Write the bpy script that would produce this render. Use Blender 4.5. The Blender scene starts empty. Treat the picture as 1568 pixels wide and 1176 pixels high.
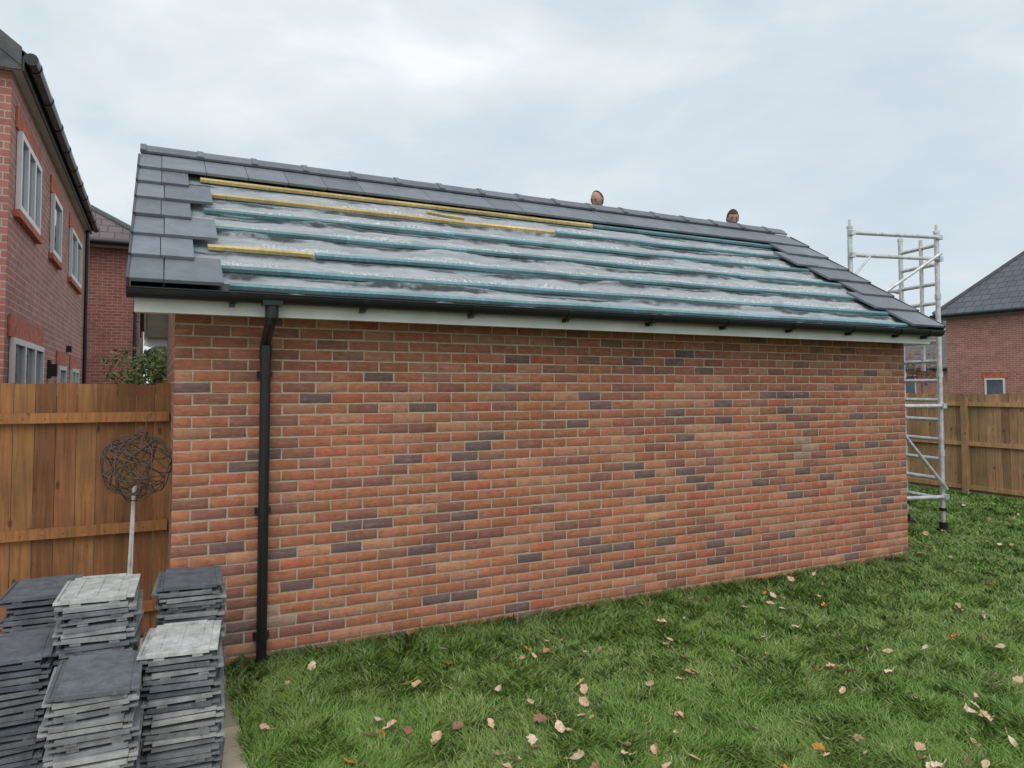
import bpy, math, random
import numpy as np
from mathutils import Vector, Matrix
random.seed(7); rng=np.random.default_rng(7)
scene=bpy.context.scene
COL=scene.collection

# ------------------------------------------------------------ materials
def newmat(name):
    m=bpy.data.materials.new(name); m.use_nodes=True
    nt=m.node_tree; nt.nodes.clear()
    o=nt.nodes.new('ShaderNodeOutputMaterial'); b=nt.nodes.new('ShaderNodeBsdfPrincipled')
    nt.links.new(b.outputs[0],o.inputs[0])
    return m,nt,b
def N(nt,t,**k):
    n=nt.nodes.new(t)
    for a,v in k.items(): setattr(n,a,v)
    return n
def noise(nt,vec,scale,detail=4,rough=.55,dist=0):
    n=N(nt,'ShaderNodeTexNoise'); n.inputs['Scale'].default_value=scale; n.inputs['Detail'].default_value=detail
    n.inputs['Roughness'].default_value=rough; n.inputs['Distortion'].default_value=dist
    if vec is not None: nt.links.new(vec,n.inputs['Vector'])
    return n.outputs['Fac']
def ramp(nt,fac,stops):
    r=N(nt,'ShaderNodeValToRGB'); e=r.color_ramp.elements
    while len(e)<len(stops): e.new(.5)
    for i,(p,c) in enumerate(stops):
        e[i].position=p; e[i].color=(c[0],c[1],c[2],1) if hasattr(c,'__len__') else (c,c,c,1)
    nt.links.new(fac,r.inputs[0]); return r.outputs[0]
def mix(nt,f,a,b,mode='MIX'):
    m=N(nt,'ShaderNodeMix',data_type='RGBA',blend_type=mode)
    for s,v in ((m.inputs[0],f),(m.inputs[6],a),(m.inputs[7],b)):
        if isinstance(v,(int,float)): s.default_value=v
        elif isinstance(v,tuple): s.default_value=(v[0],v[1],v[2],1)
        else: nt.links.new(v,s)
    return m.outputs[2]
def math_(nt,op,a,b=0.0,c=None):
    m=N(nt,'ShaderNodeMath',operation=op)
    for i,v in enumerate((a,b,c)):
        if v is None: continue
        if isinstance(v,(int,float)): m.inputs[i].default_value=v
        else: nt.links.new(v,m.inputs[i])
    return m.outputs[0]
def objco(nt,scale=(1,1,1)):
    t=N(nt,'ShaderNodeTexCoord'); mp=N(nt,'ShaderNodeMapping'); mp.inputs['Scale'].default_value=scale
    nt.links.new(t.outputs['Object'],mp.inputs[0]); return mp.outputs[0]
def bump(nt,b,h,strength=.3,dist=.01):
    n=N(nt,'ShaderNodeBump'); n.inputs['Strength'].default_value=strength; n.inputs['Distance'].default_value=dist
    nt.links.new(h,n.inputs['Height']); nt.links.new(n.outputs[0],b.inputs['Normal'])
def simple(name,col,rough=.6,metal=0,var=.25,scale=8,bmp=.15):
    m,nt,b=newmat(name); v=objco(nt); f=noise(nt,v,scale,5)
    c=mix(nt,1.0,col,ramp(nt,f,[(.3,1-var),(.7,1+var)]),'MULTIPLY')
    nt.links.new(c,b.inputs['Base Color']); b.inputs['Roughness'].default_value=rough; b.inputs['Metallic'].default_value=metal
    if bmp: bump(nt,b,noise(nt,v,scale*8,3),bmp,.003)
    return m
def attrmat(name,rough=.8,var=.3,scale=(10,10,10),bmp=.3,spots=None,fine=60):
    m,nt,b=newmat(name)
    a=N(nt,'ShaderNodeAttribute',attribute_name='Col'); v=objco(nt,scale)
    c=mix(nt,1.0,a.outputs['Color'],ramp(nt,noise(nt,v,1,5,.65),[(.25,1-var),(.75,1+var)]),'MULTIPLY')
    if spots:
        s=ramp(nt,noise(nt,objco(nt),spots[1],6,.7),[(spots[2],0),(spots[2]+.12,1)])
        c=mix(nt,math_(nt,'MULTIPLY',s,spots[3]),c,spots[0])
    nt.links.new(c,b.inputs['Base Color']); b.inputs['Roughness'].default_value=rough
    if bmp: bump(nt,b,noise(nt,objco(nt),fine,4,.7),bmp,.004)
    return m
def brickmat(name,axis,c1,c2,mortar,scale=1.0):
    m,nt,b=newmat(name)
    t=N(nt,'ShaderNodeTexCoord'); s=N(nt,'ShaderNodeSeparateXYZ'); nt.links.new(t.outputs['Object'],s.inputs[0])
    cb=N(nt,'ShaderNodeCombineXYZ'); nt.links.new(s.outputs[0 if axis=='x' else 1],cb.inputs[0]); nt.links.new(s.outputs[2],cb.inputs[1])
    br=N(nt,'ShaderNodeTexBrick'); nt.links.new(cb.outputs[0],br.inputs['Vector'])
    br.inputs['Scale'].default_value=1; br.inputs['Brick Width'].default_value=.225*scale; br.inputs['Row Height'].default_value=.075*scale
    br.inputs['Mortar Size'].default_value=.006; br.inputs['Mortar Smooth'].default_value=.2; br.inputs['Bias'].default_value=0
    br.inputs['Color1'].default_value=(*c1,1); br.inputs['Color2'].default_value=(*c2,1); br.inputs['Mortar'].default_value=(*mortar,1)
    br.offset=.5
    c=mix(nt,1.0,br.outputs['Color'],ramp(nt,noise(nt,cb.outputs[0],3,6,.7),[(.25,.72),(.75,1.25)]),'MULTIPLY')
    nt.links.new(c,b.inputs['Base Color']); b.inputs['Roughness'].default_value=.9
    bump(nt,b,math_(nt,'SUBTRACT',1,br.outputs['Fac']),.5,.006)
    return m
def woodmat(name,dark=.6,knots=True):
    m,nt,b=newmat(name)
    a=N(nt,'ShaderNodeAttribute',attribute_name='Col')
    v=objco(nt,(38,38,2.2)); g=noise(nt,v,1,6,.6,.8)
    c=mix(nt,1.0,a.outputs['Color'],ramp(nt,g,[(.28,dark),(.5,.95),(.75,1.3)]),'MULTIPLY')
    c=mix(nt,1.0,c,ramp(nt,noise(nt,objco(nt),1.6,5,.7),[(.3,.72),(.7,1.22)]),'MULTIPLY')
    if knots:
        vo=N(nt,'ShaderNodeTexVoronoi'); vo.inputs['Scale'].default_value=1
        nt.links.new(objco(nt,(8,8,3.6)),vo.inputs['Vector'])
        k=ramp(nt,vo.outputs['Distance'],[(.07,1),(.13,0)])
        c=mix(nt,math_(nt,'MULTIPLY',k,.75),c,(.05,.022,.01))
    nt.links.new(c,b.inputs['Base Color']); b.inputs['Roughness'].default_value=.85
    bump(nt,b,g,.3,.004)
    return m

# ------------------------------------------------------------ mesh builder
class MB:
    def __init__(s): s.v=[];s.f=[];s.m=[];s.c=[]
    def face_block(s,vs,fs,mat=0,col=(1,1,1)):
        n=len(s.v); s.v+= [tuple(p) for p in vs]; s.c+=[col]*len(vs)
        for f in fs: s.f.append(tuple(i+n for i in f)); s.m.append(mat)
    def hexa(s,p,mat=0,col=(1,1,1)):
        s.face_block(p,[(3,2,1,0),(4,5,6,7),(0,1,5,4),(1,2,6,5),(2,3,7,6),(3,0,4,7)],mat,col)
    def box(s,x0,x1,y0,y1,z0,z1,mat=0,col=(1,1,1),M=None):
        p=[(x0,y0,z0),(x1,y0,z0),(x1,y1,z0),(x0,y1,z0),(x0,y0,z1),(x1,y0,z1),(x1,y1,z1),(x0,y1,z1)]
        if M is not None: p=[tuple(M@Vector(q)) for q in p]
        s.hexa(p,mat,col)
    def tube(s,p0,p1,r,mat=0,seg=10,col=(1,1,1),r1=None):
        p0=Vector(p0);p1=Vector(p1);d=(p1-p0).normalized()
        a=d.orthogonal().normalized();b=d.cross(a); r1=r if r1 is None else r1
        vs=[];fs=[]
        for k,(p,rr) in enumerate(((p0,r),(p1,r1))):
            for i in range(seg):
                t=2*math.pi*i/seg; vs.append(p+a*math.cos(t)*rr+b*math.sin(t)*rr)
        for i in range(seg): j=(i+1)%seg; fs.append((i,j,seg+j,seg+i))
        fs.append(tuple(range(seg-1,-1,-1))); fs.append(tuple(range(seg,2*seg)))
        s.face_block(vs,fs,mat,col)
    def path(s,pts,r,mat=0,seg=8,col=(1,1,1)):
        for a,b in zip(pts[:-1],pts[1:]): s.tube(a,b,r,mat,seg,col)
    def build(s,name,mats,parent=None,smooth=False,bevel=0):
        me=bpy.data.meshes.new(name); me.from_pydata(s.v,[],s.f)
        for m in mats: me.materials.append(m)
        me.polygons.foreach_set('material_index',s.m)
        ca=me.color_attributes.new('Col','FLOAT_COLOR','POINT')
        ca.data.foreach_set('color',np.array([(c[0],c[1],c[2],1) for c in s.c],dtype=np.float32).ravel())
        if smooth: me.polygons.foreach_set('use_smooth',[True]*len(s.f))
        me.update(); ob=bpy.data.objects.new(name,me); COL.objects.link(ob)
        if parent: ob.parent=parent
        if bevel:
            bm=ob.modifiers.new('bv','BEVEL'); bm.width=bevel; bm.segments=2; bm.limit_method='ANGLE'
        return ob
def empty(name,loc=(0,0,0)):
    e=bpy.data.objects.new(name,None); e.empty_display_size=.3; COL.objects.link(e); e.location=loc
    return e
def np_mesh(name,V,F,C,mat,parent=None,smooth=False):
    me=bpy.data.meshes.new(name); n=len(V); k=F.shape[1]; m=len(F)
    me.vertices.add(n); me.vertices.foreach_set('co',V.astype(np.float32).ravel())
    me.loops.add(m*k); me.loops.foreach_set('vertex_index',F.astype(np.int32).ravel())
    me.polygons.add(m); me.polygons.foreach_set('loop_start',np.arange(m,dtype=np.int32)*k)
    try: me.polygons.foreach_set('loop_total',np.full(m,k,dtype=np.int32))
    except Exception: pass
    me.update(calc_edges=True)
    ca=me.color_attributes.new('Col','FLOAT_COLOR','POINT')
    C4=np.ones((n,4),np.float32); C4[:,:3]=C; ca.data.foreach_set('color',C4.ravel())
    me.materials.append(mat)
    if smooth: me.polygons.foreach_set('use_smooth',np.ones(m,bool))
    ob=bpy.data.objects.new(name,me); COL.objects.link(ob)
    if parent: ob.parent=parent
    return ob

CA,SA=.444,.896
def cw(r,d): return (CA*d+SA*r, SA*d-CA*r)

# ------------------------------------------------------------ common mats
M_black=simple('black_pvc',(.012,.013,.015),.35,0,.2,6,.05)
M_white=simple('white_upvc',(.74,.74,.73),.4,0,.06,5,.02)
M_cream=simple('white_fascia',(.76,.76,.72),.5,0,.12,4,.05)
M_alu=simple('aluminium',(.66,.68,.69),.45,.55,.25,14,.1)
M_glass=simple('window_glass',(.12,.15,.17),.06,0,.3,1.5,0)
M_leadgrey=simple('dark_metal',(.08,.08,.085),.5,.3,.3,10,.1)
M_tile=attrmat('roof_tile',.5,.22,(7,7,7),.35,((.34,.355,.37),14,.60,.28))
M_wood=woodmat('fence_wood')
M_batten=woodmat('batten_wood',.8,False)

m,nt,b=newmat('brick_units'); M_brickunit=m
a=N(nt,'ShaderNodeAttribute',attribute_name='Col')
v=objco(nt); c=mix(nt,1.0,a.outputs['Color'],ramp(nt,noise(nt,v,24,6,.75),[(.25,.70),(.5,1.0),(.78,1.26)]),'MULTIPLY')
c=mix(nt,1.0,c,ramp(nt,noise(nt,objco(nt,(.8,1,3)),1.2,5,.65),[(.3,.82),(.7,1.16)]),'MULTIPLY')
s=ramp(nt,noise(nt,objco(nt,(8,8,46)),1,5,.7),[(.52,0),(.72,1)])
c=mix(nt,math_(nt,'MULTIPLY',s,.38),c,(.58,.38,.26))
s=ramp(nt,noise(nt,objco(nt,(6,6,42)),1.4,5,.7),[(.52,0),(.68,1)])
c=mix(nt,math_(nt,'MULTIPLY',s,.60),c,(.15,.085,.07))
s=ramp(nt,noise(nt,objco(nt,(1.3,1,2.0)),1.1,6,.7),[(.56,0),(.75,1)])
c=mix(nt,math_(nt,'MULTIPLY',s,.22),c,(.55,.40,.30))
nt.links.new(c,b.inputs['Base Color']); b.inputs['Roughness'].default_value=.92
bump(nt,b,noise(nt,v,120,5,.75),.6,.004)
m,nt,b=newmat('mortar'); M_mortar=m
v=objco(nt); nt.links.new(ramp(nt,noise(nt,v,20,6,.7),[(.3,(.38,.29,.21)),(.7,(.58,.48,.37))]),b.inputs['Base Color']); b.inputs['Roughness'].default_value=.95
bump(nt,b,noise(nt,v,150,4,.7),.6,.003)
M_bx=brickmat('brick_side_x','x',(.36,.15,.10),(.22,.10,.08),(.40,.33,.26))
M_by=brickmat('brick_side_y','y',(.36,.15,.10),(.22,.10,.08),(.40,.33,.26))

# ============================================================ GARAGE
garage=empty('brick_garage',(3.7,6.9,0))
GP=Matrix.Translation(-Vector(garage.location))
def gp(ob): ob.parent=garage; ob.matrix_parent_inverse=GP; return ob
X0,X1,Y0,Y1=.106,7.286,5.10,8.69; HW=2.33
V=[];F=[];C=[]
def brickcol():
    t=random.random()
    if t<.52: c=(.43,.165,.090)
    elif t<.68: c=(.48,.225,.135)
    elif t<.86: c=(.30,.130,.090)
    elif t<.945: c=(.185,.118,.105)
    else: c=(.46,.135,.075)
    k=random.uniform(.88,1.12); return (c[0]*k,c[1]*k*random.uniform(.95,1.05),c[2]*k)
pale=[(5.72,1.28),(5.75,1.20),(.74,.34),(.80,.26)]
for k in range(-1,32):
    z0=k*.075+.005; z1=z0+.065
    if z1>HW: z1=HW
    if z0>=HW-.01: continue
    off=0 if k%2==0 else -.1125
    x=X0+off
    while x<X1-.02:
        a0=max(x,X0); a1=min(x+.2145,X1)
        if a1-a0>.03:
            yf=Y0+random.uniform(-.002,.0015); j=lambda: random.uniform(-.0026,.0026)
            e=.003
            n=len(V)
            q=[(a0+j(),z0+j()),(a1+j(),z0+j()),(a1+j(),z1+j()),(a0+j(),z1+j())]
            s_=[(1,1),(-1,1),(-1,-1),(1,-1)]
            for (px,pz),(sx,sz) in zip(q,s_): V.append((px+sx*e,yf,pz+sz*e))
            for (px,pz) in q: V.append((px,yf+.003,pz))
            for (px,pz) in q: V.append((px,Y0+.03,pz))
            F+= [(n,n+1,n+2,n+3)]+[(n+4+i,n+4+(i+1)%4,n+(i+1)%4,n+i) for i in range(4)]+[(n+8+i,n+8+(i+1)%4,n+4+(i+1)%4,n+4+i) for i in range(4)]
            c=brickcol()
            for (qx,qz) in pale:
                if a0<qx<a1 and z0-.01<qz<z1+.01: c=(.42,.27,.19)
            if z0>1.9: c=tuple(u*.78 for u in c)  # upper courses darkened: eaves shade worked into the brick colour
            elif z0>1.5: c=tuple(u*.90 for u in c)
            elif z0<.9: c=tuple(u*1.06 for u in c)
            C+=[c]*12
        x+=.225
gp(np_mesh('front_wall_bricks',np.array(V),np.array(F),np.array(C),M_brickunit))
mb=MB()
mb.box(X0+.002,X1-.002,Y0+.0038,Y0+.10,-.1,HW,0)
gp(mb.build('front_wall_mortar',[M_mortar]))
EY,EZ=4.78,2.445; RY=6.893; RZ0=3.842
TH=math.atan2(RZ0-EZ,RY-EY)
SL=(RY-EY)/math.cos(TH)
cT,sT=math.cos(TH),math.sin(TH)
def rp(x,s,h): return (x, EY+s*cT-h*sT, EZ+s*sT+h*cT)
def rpb(x,s,h):
    p=rp(x,s,h); return (p[0],2*RY-p[1],p[2])
RZ=EZ+SL*sT
mb=MB()
for xa,xb in ((X0,X0+.1),(X1-.1,X1)):
    ya,yb=Y0+.101,Y1
    pts=[(ya,-.1),(yb,-.1),(yb,HW),(RY,RZ-.06),(ya,HW)]
    vs=[(xa,y,z) for y,z in pts]+[(xb,y,z) for y,z in pts]
    fs=[(0,1,2,3,4),(9,8,7,6,5)]+[(i,i+5,(i+1)%5+5,(i+1)%5) for i in range(5)]
    mb.face_block(vs,fs,0)
gp(mb.build('gable_walls',[M_by]))
mb=MB(); mb.box(X0+.101,X1-.101,Y1-.1,Y1-.001,-.1,HW); gp(mb.build('rear_wall',[M_bx]))
VX0,VX1=-.155,7.375
mb=MB()
mb.box(VX0+.03,VX1-.03,4.845,4.862,2.295,2.44)
mb.box(VX0+.03,VX1-.03,4.864,Y0+.02,2.312,2.325)
for sgn in (0,1):
    xx=VX0+.03 if sgn==0 else VX1-.05
    for f in (rp,rpb):
        a=[f(xx,.08,-.15),f(xx,SL-.0,-.15),f(xx,SL,0),f(xx,.08,0)]
        bb=[(p[0]+.02,p[1],p[2]) for p in a]
        mb.hexa([a[0],a[1],bb[1],bb[0],a[3],a[2],bb[2],bb[3]])
        xo=(VX0+.052,X0+.02) if sgn==0 else (X1-.02,VX1-.052)
        a=[f(xo[0],.10,-.135),f(xo[0],SL,-.135),f(xo[0],SL,-.12),f(xo[0],.10,-.12)]
        bb=[(xo[1],p[1],p[2]) for p in a]
        mb.hexa([a[0],a[1],bb[1],bb[0],a[3],a[2],bb[2],bb[3]])
mb.box(VX0+.03,VX1-.03,8.92,8.94,2.295,2.44)
gp(mb.build('fascia_and_soffit',[M_cream]))
GZ=2.427
def gutter(x0,x1,yc,zc,r):
    g=MB(); seg=14; vs=[];fs=[]
    for xx in (x0,x1):
        for rr in (r,r-.004):
            for i in range(seg+1):
                t=math.pi+math.pi*i/seg
                vs.append((xx,yc+rr*math.cos(t),zc+rr*math.sin(t)))
    n=seg+1
    for i in range(seg):
        fs.append((i,i+1,2*n+i+1,2*n+i)); fs.append((n+i+1,n+i,3*n+i,3*n+i+1))
        fs.append((i,n+i,n+i+1,i+1)); fs.append((2*n+i+1,3*n+i+1,3*n+i,2*n+i))
    fs.append((0,2*n,3*n,n)); fs.append((seg,n+seg,3*n+seg,2*n+seg))
    fs.append(tuple(range(0,n))); fs.append(tuple(range(2*n+n-1,2*n-1,-1)))
    g.face_block(vs,fs); return g
g=gutter(VX0-.01,VX1+.03,4.775,GZ,.058)
g.tube((VX0-.01,4.775-.058,GZ+.001),(VX1+.03,4.775-.058,GZ+.001),.006)
for x in [.42,1.25,2.05,2.85,3.65,4.45,5.25,6.05,6.75,7.2]:
    gg=gutter(x-.025,x+.025,4.775,GZ,.063); g.face_block(gg.v,gg.f)
    g.box(x-.014,x+.014,4.78,4.844,2.345,2.38)
g.hexa([rp(VX0+.01,-.06,-.012),rp(VX1-.01,-.06,-.012),rp(VX1-.01,.10,-.012),rp(VX0+.01,.10,-.012),rp(VX0+.01,-.06,-.004),rp(VX1-.01,-.06,-.004),rp(VX1-.01,.10,-.004),rp(VX0+.01,.10,-.004)])
gp(g.build('gutter',[M_black]))
d=MB(); px=.655; py=5.045
d.tube((px,4.775,2.39),(px,4.775,2.28),.042,seg=18)
d.tube((px,4.775,2.31),(px,4.80,2.255),.036,seg=18)
d.path([(px,4.79,2.27),(px,py-.01,2.14),(px,py-.01,2.06)],.034,seg=18)
d.tube((px,py-.01,2.12),(px,py-.01,2.02),.040,seg=18)
d.tube((px,py-.01,2.05),(px,py-.01,.04),.034,seg=18)
d.box(px-.06,px+.06,4.722,4.83,2.36,2.39)
for z in (1.93,1.02,.2):
    d.tube((px,py-.01,z-.02),(px,py-.01,z+.02),.040,seg=18)
    d.box(px-.05,px+.05,py+.015,py+.05,z-.018,z+.018)
gp(d.build('downpipe',[M_black],smooth=False))
# --- membrane
m,nt,b=newmat('roof_membrane'); M_mem=m
t=N(nt,'ShaderNodeAttribute',attribute_name='Col')
sp=N(nt,'ShaderNodeSeparateColor'); nt.links.new(t.outputs['Color'],sp.inputs[0])
X=math_(nt,'MULTIPLY',sp.outputs[0],8); S=math_(nt,'MULTIPLY',sp.outputs[1],3)
cb=N(nt,'ShaderNodeCombineXYZ'); nt.links.new(X,cb.inputs[0]); nt.links.new(S,cb.inputs[1])
def nz(sx,sy,det=4,rough=.6,off=0):
    mp=N(nt,'ShaderNodeMapping'); mp.inputs['Scale'].default_value=(sx,sy,1); mp.inputs['Location'].default_value=(off,off*.7,off)
    nt.links.new(cb.outputs[0],mp.inputs[0]); return noise(nt,mp.outputs[0],1,det,rough)
wob=math_(nt,'MULTIPLY',math_(nt,'SUBTRACT',nz(2.2,4,5,.6),.5),.09)
Sw=math_(nt,'ADD',S,wob)
ph=math_(nt,'FRACT',math_(nt,'DIVIDE',math_(nt,'ADD',Sw,.17),.345))
base=ramp(nt,nz(2.5,16,6,.68,3),[(.25,(.29,.315,.345)),(.48,(.43,.455,.485)),(.72,(.60,.62,.64))])
teal=ramp(nt,nz(4,20,6,.65,9),[(.3,(.16,.30,.33)),(.7,(.29,.43,.46))])
band=ramp(nt,ph,[(.10,0),(.14,1),(.42,1),(.49,0)])
bandv=math_(nt,'MULTIPLY',band,ramp(nt,nz(1.1,2.9,3,.6,41),[(.34,.25),(.55,.9)]))
col=mix(nt,bandv,base,teal)
txt=ramp(nt,nz(34,26,2,.9,5),[(.53,0),(.56,1)])
tb=ramp(nt,ph,[(.54,0),(.57,1),(.78,1),(.82,0)]); tw=ramp(nt,nz(1.6,3.1,1,.5,11),[(.44,0),(.47,1)])
tm=math_(nt,'MULTIPLY',math_(nt,'MULTIPLY',txt,tb),tw)
col=mix(nt,math_(nt,'MULTIPLY',tm,.65),col,(.86,.88,.88))
txt2=ramp(nt,nz(48,34,2,.9,25),[(.55,0),(.58,1)])
tm2=math_(nt,'MULTIPLY',math_(nt,'MULTIPLY',txt2,band),ramp(nt,nz(1.3,4.1,1,.5,31),[(.50,0),(.53,1)]))
col=mix(nt,math_(nt,'MULTIPLY',tm2,.45),col,(.78,.82,.84))
batten_shade=math_(nt,'MULTIPLY',ramp(nt,ph,[(.02,0),(.07,1),(.13,1),(.17,0)]),ramp(nt,nz(1.5,5,5,.65,17),[(.42,0),(.52,1)]))  # shade below each batten painted into the sheet colour, broken up by noise
col=mix(nt,math_(nt,'MULTIPLY',batten_shade,.9),col,(.03,.035,.04))
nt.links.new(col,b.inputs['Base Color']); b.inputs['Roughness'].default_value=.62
bump(nt,b,nz(14,60,6,.7,2),.7,.024)
nx,ns=900,170
xs=np.linspace(VX0+.12,VX1-.06,nx); ss=np.linspace(-.035,SL-.08,ns)
XX,SS=np.meshgrid(xs,ss,indexing='ij')
def vnoise(x,y,seed):
    r=np.random.default_rng(seed); T=r.random((256,256))
    xi=np.floor(x).astype(int); yi=np.floor(y).astype(int); fx=x-xi; fy=y-yi
    fx=fx*fx*(3-2*fx); fy=fy*fy*(3-2*fy)
    g=lambda a,b:T[a%256,b%256]
    return (g(xi,yi)*(1-fx)+g(xi+1,yi)*fx)*(1-fy)+(g(xi,yi+1)*(1-fx)+g(xi+1,yi+1)*fx)*fy-.5
phs=((SS+.09)/.345)%1.0
wr=.028*vnoise(XX*2.4,SS*12,1)+.024*vnoise(XX*6+SS*5,SS*22,2)+.014*vnoise(XX*20,SS*46,3)
belly=.022*vnoise(XX*1.5,SS*3,4)
H=-.010+(wr+belly)*(.35+.65*np.sin(np.pi*phs))
c1=.88+.08*vnoise(XX*1.3,np.floor((SS+.09)/.345)*7.3,8)
fold=.040*np.exp(-((phs-c1)/.050)**2)*np.clip(.35+1.6*vnoise(XX*1.9,np.floor((SS+.09)/.345)*5.1,6),0,1)
c2=.12+.10*vnoise(XX*1.6,np.floor((SS+.09)/.345)*3.3+9,18)
fold2=.038*np.exp(-((phs-c2)/.055)**2)*np.clip(.22+1.9*vnoise(XX*1.4,np.floor((SS+.09)/.345)*4.1,16),0,1)
H=H+fold+fold2
topf=np.clip((2.0-SS)/.12,0,1); H=H*topf+(-.01)*(1-topf)
lim=np.clip((XX-.32)/.1,0,1); H=H*lim-.01*(1-lim)
V=np.stack([XX,EY+SS*cT-H*sT,EZ+SS*sT+H*cT],-1).reshape(-1,3)
I=np.arange(nx*ns).reshape(nx,ns)
F=np.stack([I[:-1,:-1],I[1:,:-1],I[1:,1:],I[:-1,1:]],-1).reshape(-1,4)
Cc=np.stack([XX/8,np.clip((SS+.0)/3,0,1),XX*0],-1).reshape(-1,3)
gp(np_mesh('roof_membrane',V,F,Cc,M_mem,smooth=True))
# --- battens
mb=MB()
def batten(xa,xb,s,col,h0=.004,w=.045,t=.025,wig=.006,s2=None):
    n=max(2,int((xb-xa)/.5)); 
    ps=[(xa+(xb-xa)*i/n, (s if s2 is None else s+(s2-s)*i/n)+random.uniform(-wig,wig), random.uniform(0,wig)) for i in range(n+1)]
    for (a,sa,ha),(b_,sb,hb) in zip(ps[:-1],ps[1:]):
        k=random.uniform(.8,1.15); cc=tuple(u*k for u in col)
        p=[rp(a,sa,h0+ha),rp(b_,sb,h0+hb),rp(b_,sb+w,h0+hb),rp(a,sa+w,h0+ha),rp(a,sa,h0+t+ha),rp(b_,sb,h0+t+hb),rp(b_,sb+w,h0+t+hb),rp(a,sa+w,h0+t+ha)]
        mb.hexa(p,0,cc)
YEL=(.64,.48,.21); TEAL=(.18,.32,.355)
for k in range(1,7):
    s=.345*k-.10
    xa=.30
    if k==6: batten(xa,4.14,s,YEL); batten(4.16,7.0,s,TEAL)
    elif k==5: batten(xa,3.51,s,YEL); batten(3.53,6.9,s,TEAL)
    elif k==2: batten(xa,1.0,s,YEL); batten(1.02,6.9,s,TEAL)
    else: batten(xa,6.9,s,TEAL)
batten(2.2,2.55,1.72,YEL,h0=.03,w=.03,s2=1.66)
batten(.4,7.2,.0,TEAL)
gp(mb.build('roof_battens',[M_batten]))
# --- tiles
TW=.333; RG=.345
def tile(mb,xa,xb,i,back=False,lift=0,sk=0):
    f=rpb if back else rp
    s0=i*RG-.05; s1=min(s0+.42,SL-.02); g_=.0018
    k=random.uniform(.85,1.2); col=(.170*k,.190*k,.220*k); dz=random.uniform(0,.004)+lift
    xa+=g_; xb-=g_; hh=.030*(s1-s0)/.42
    p=[f(xa,s0,.048+dz),f(xb,s0+sk,.048+dz),f(xb+sk,s1,.048-hh+dz),f(xa+sk,s1,.048-hh+dz),f(xa,s0,.073+dz),f(xb,s0+sk,.073+dz),f(xb+sk,s1,.073-hh+dz),f(xa+sk,s1,.073-hh+dz)]
    if back: p=[p[1],p[0],p[3],p[2],p[5],p[4],p[7],p[6]]
    mb.hexa(p,0,col)
mb=MB()
for i in range(0,7):
    half=(i%2==0)
    if i<6:
        xa=VX0
        if half: tile(mb,xa,xa+TW/2+.02,i); tile(mb,xa+TW/2+.02,xa+TW*1.5+.02,i,sk=random.uniform(0,.004))
        else: tile(mb,xa,xa+TW/2+.0,i); tile(mb,xa+TW/2,xa+TW+.03,i)
        xb=VX1
        if half: tile(mb,xb-TW/2,xb,i); tile(mb,xb-TW*1.5,xb-TW/2,i)
        else: tile(mb,xb-TW,xb,i); 
        if i in (1,3,4,5): tile(mb,xb-TW*(2.0 if not half else 2.5),xb-TW*(1.0 if not half else 1.5),i,lift=.004,sk=.006)
    else:
        x=VX0-TW/2
        while x<VX1-.01:
            a_=max(x,VX0); b_=min(x+TW,VX1); 
            if b_-a_>.03: tile(mb,a_,b_,i)
            x+=TW
for i in range(0,7):
    x=VX0-(TW/2 if i%2==0 else 0)
    while x<VX1-.01:
        a_=max(x,VX0); b_=min(x+TW,VX1)
        if b_-a_>.03: tile(mb,a_,b_,i,True)
        x+=TW
gp(mb.build('roof_tiles',[M_tile],bevel=.003))
mb=MB()
for xx in (VX0-.012,VX1-.002):
    for f in (rp,rpb):
        for i in range(7):
            s0=i*RG-.055; s1=min(s0+RG,SL)
            a=[f(xx,s0,-.03),f(xx,s1,-.04),f(xx,s1,.062),f(xx,s0,.078)]
            bb=[(p[0]+.014,p[1],p[2]) for p in a]
            mb.hexa([a[0],a[1],bb[1],bb[0],a[3],a[2],bb[2],bb[3]],0,(.06,.066,.074))
gp(mb.build('verge_cloaks',[M_tile]))
mb=MB(); x=VX0; L=.45; i=0
while x<VX1-.02:
    xe=min(x+L,VX1)
    for (xa,xb,gr) in ((x,xe-.002,0),(x-.004 if i else x,x+.045,.009)):
        k=random.uniform(.85,1.15); col=(.155*k,.173*k,.200*k)
        zt=RZ+.085+gr
        prof=[(-.135-gr,zt-.085),(-.06,zt-.022),(-.022,zt-.003),(.022,zt-.003),(.06,zt-.022),(.135+gr,zt-.085)]
        inn=[(p[0]*.93,p[1]-.016) for p in prof]
        ring=prof+inn[::-1]; n=len(ring)
        vs=[(xa,RY+p,z) for p,z in ring]+[(xb,RY+p,z) for p,z in ring]
        fs=[(j,(j+1)%n,n+(j+1)%n,n+j) for j in range(n)]
        for j in range(5):
            fs.append((j+1,j,n-1-j,n-2-j)); fs.append((n+j,n+j+1,2*n-2-j,2*n-1-j))
        mb.face_block(vs,fs,0,col)
    x+=L; i+=1
gp(mb.build('ridge_caps',[M_tile]))

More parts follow.
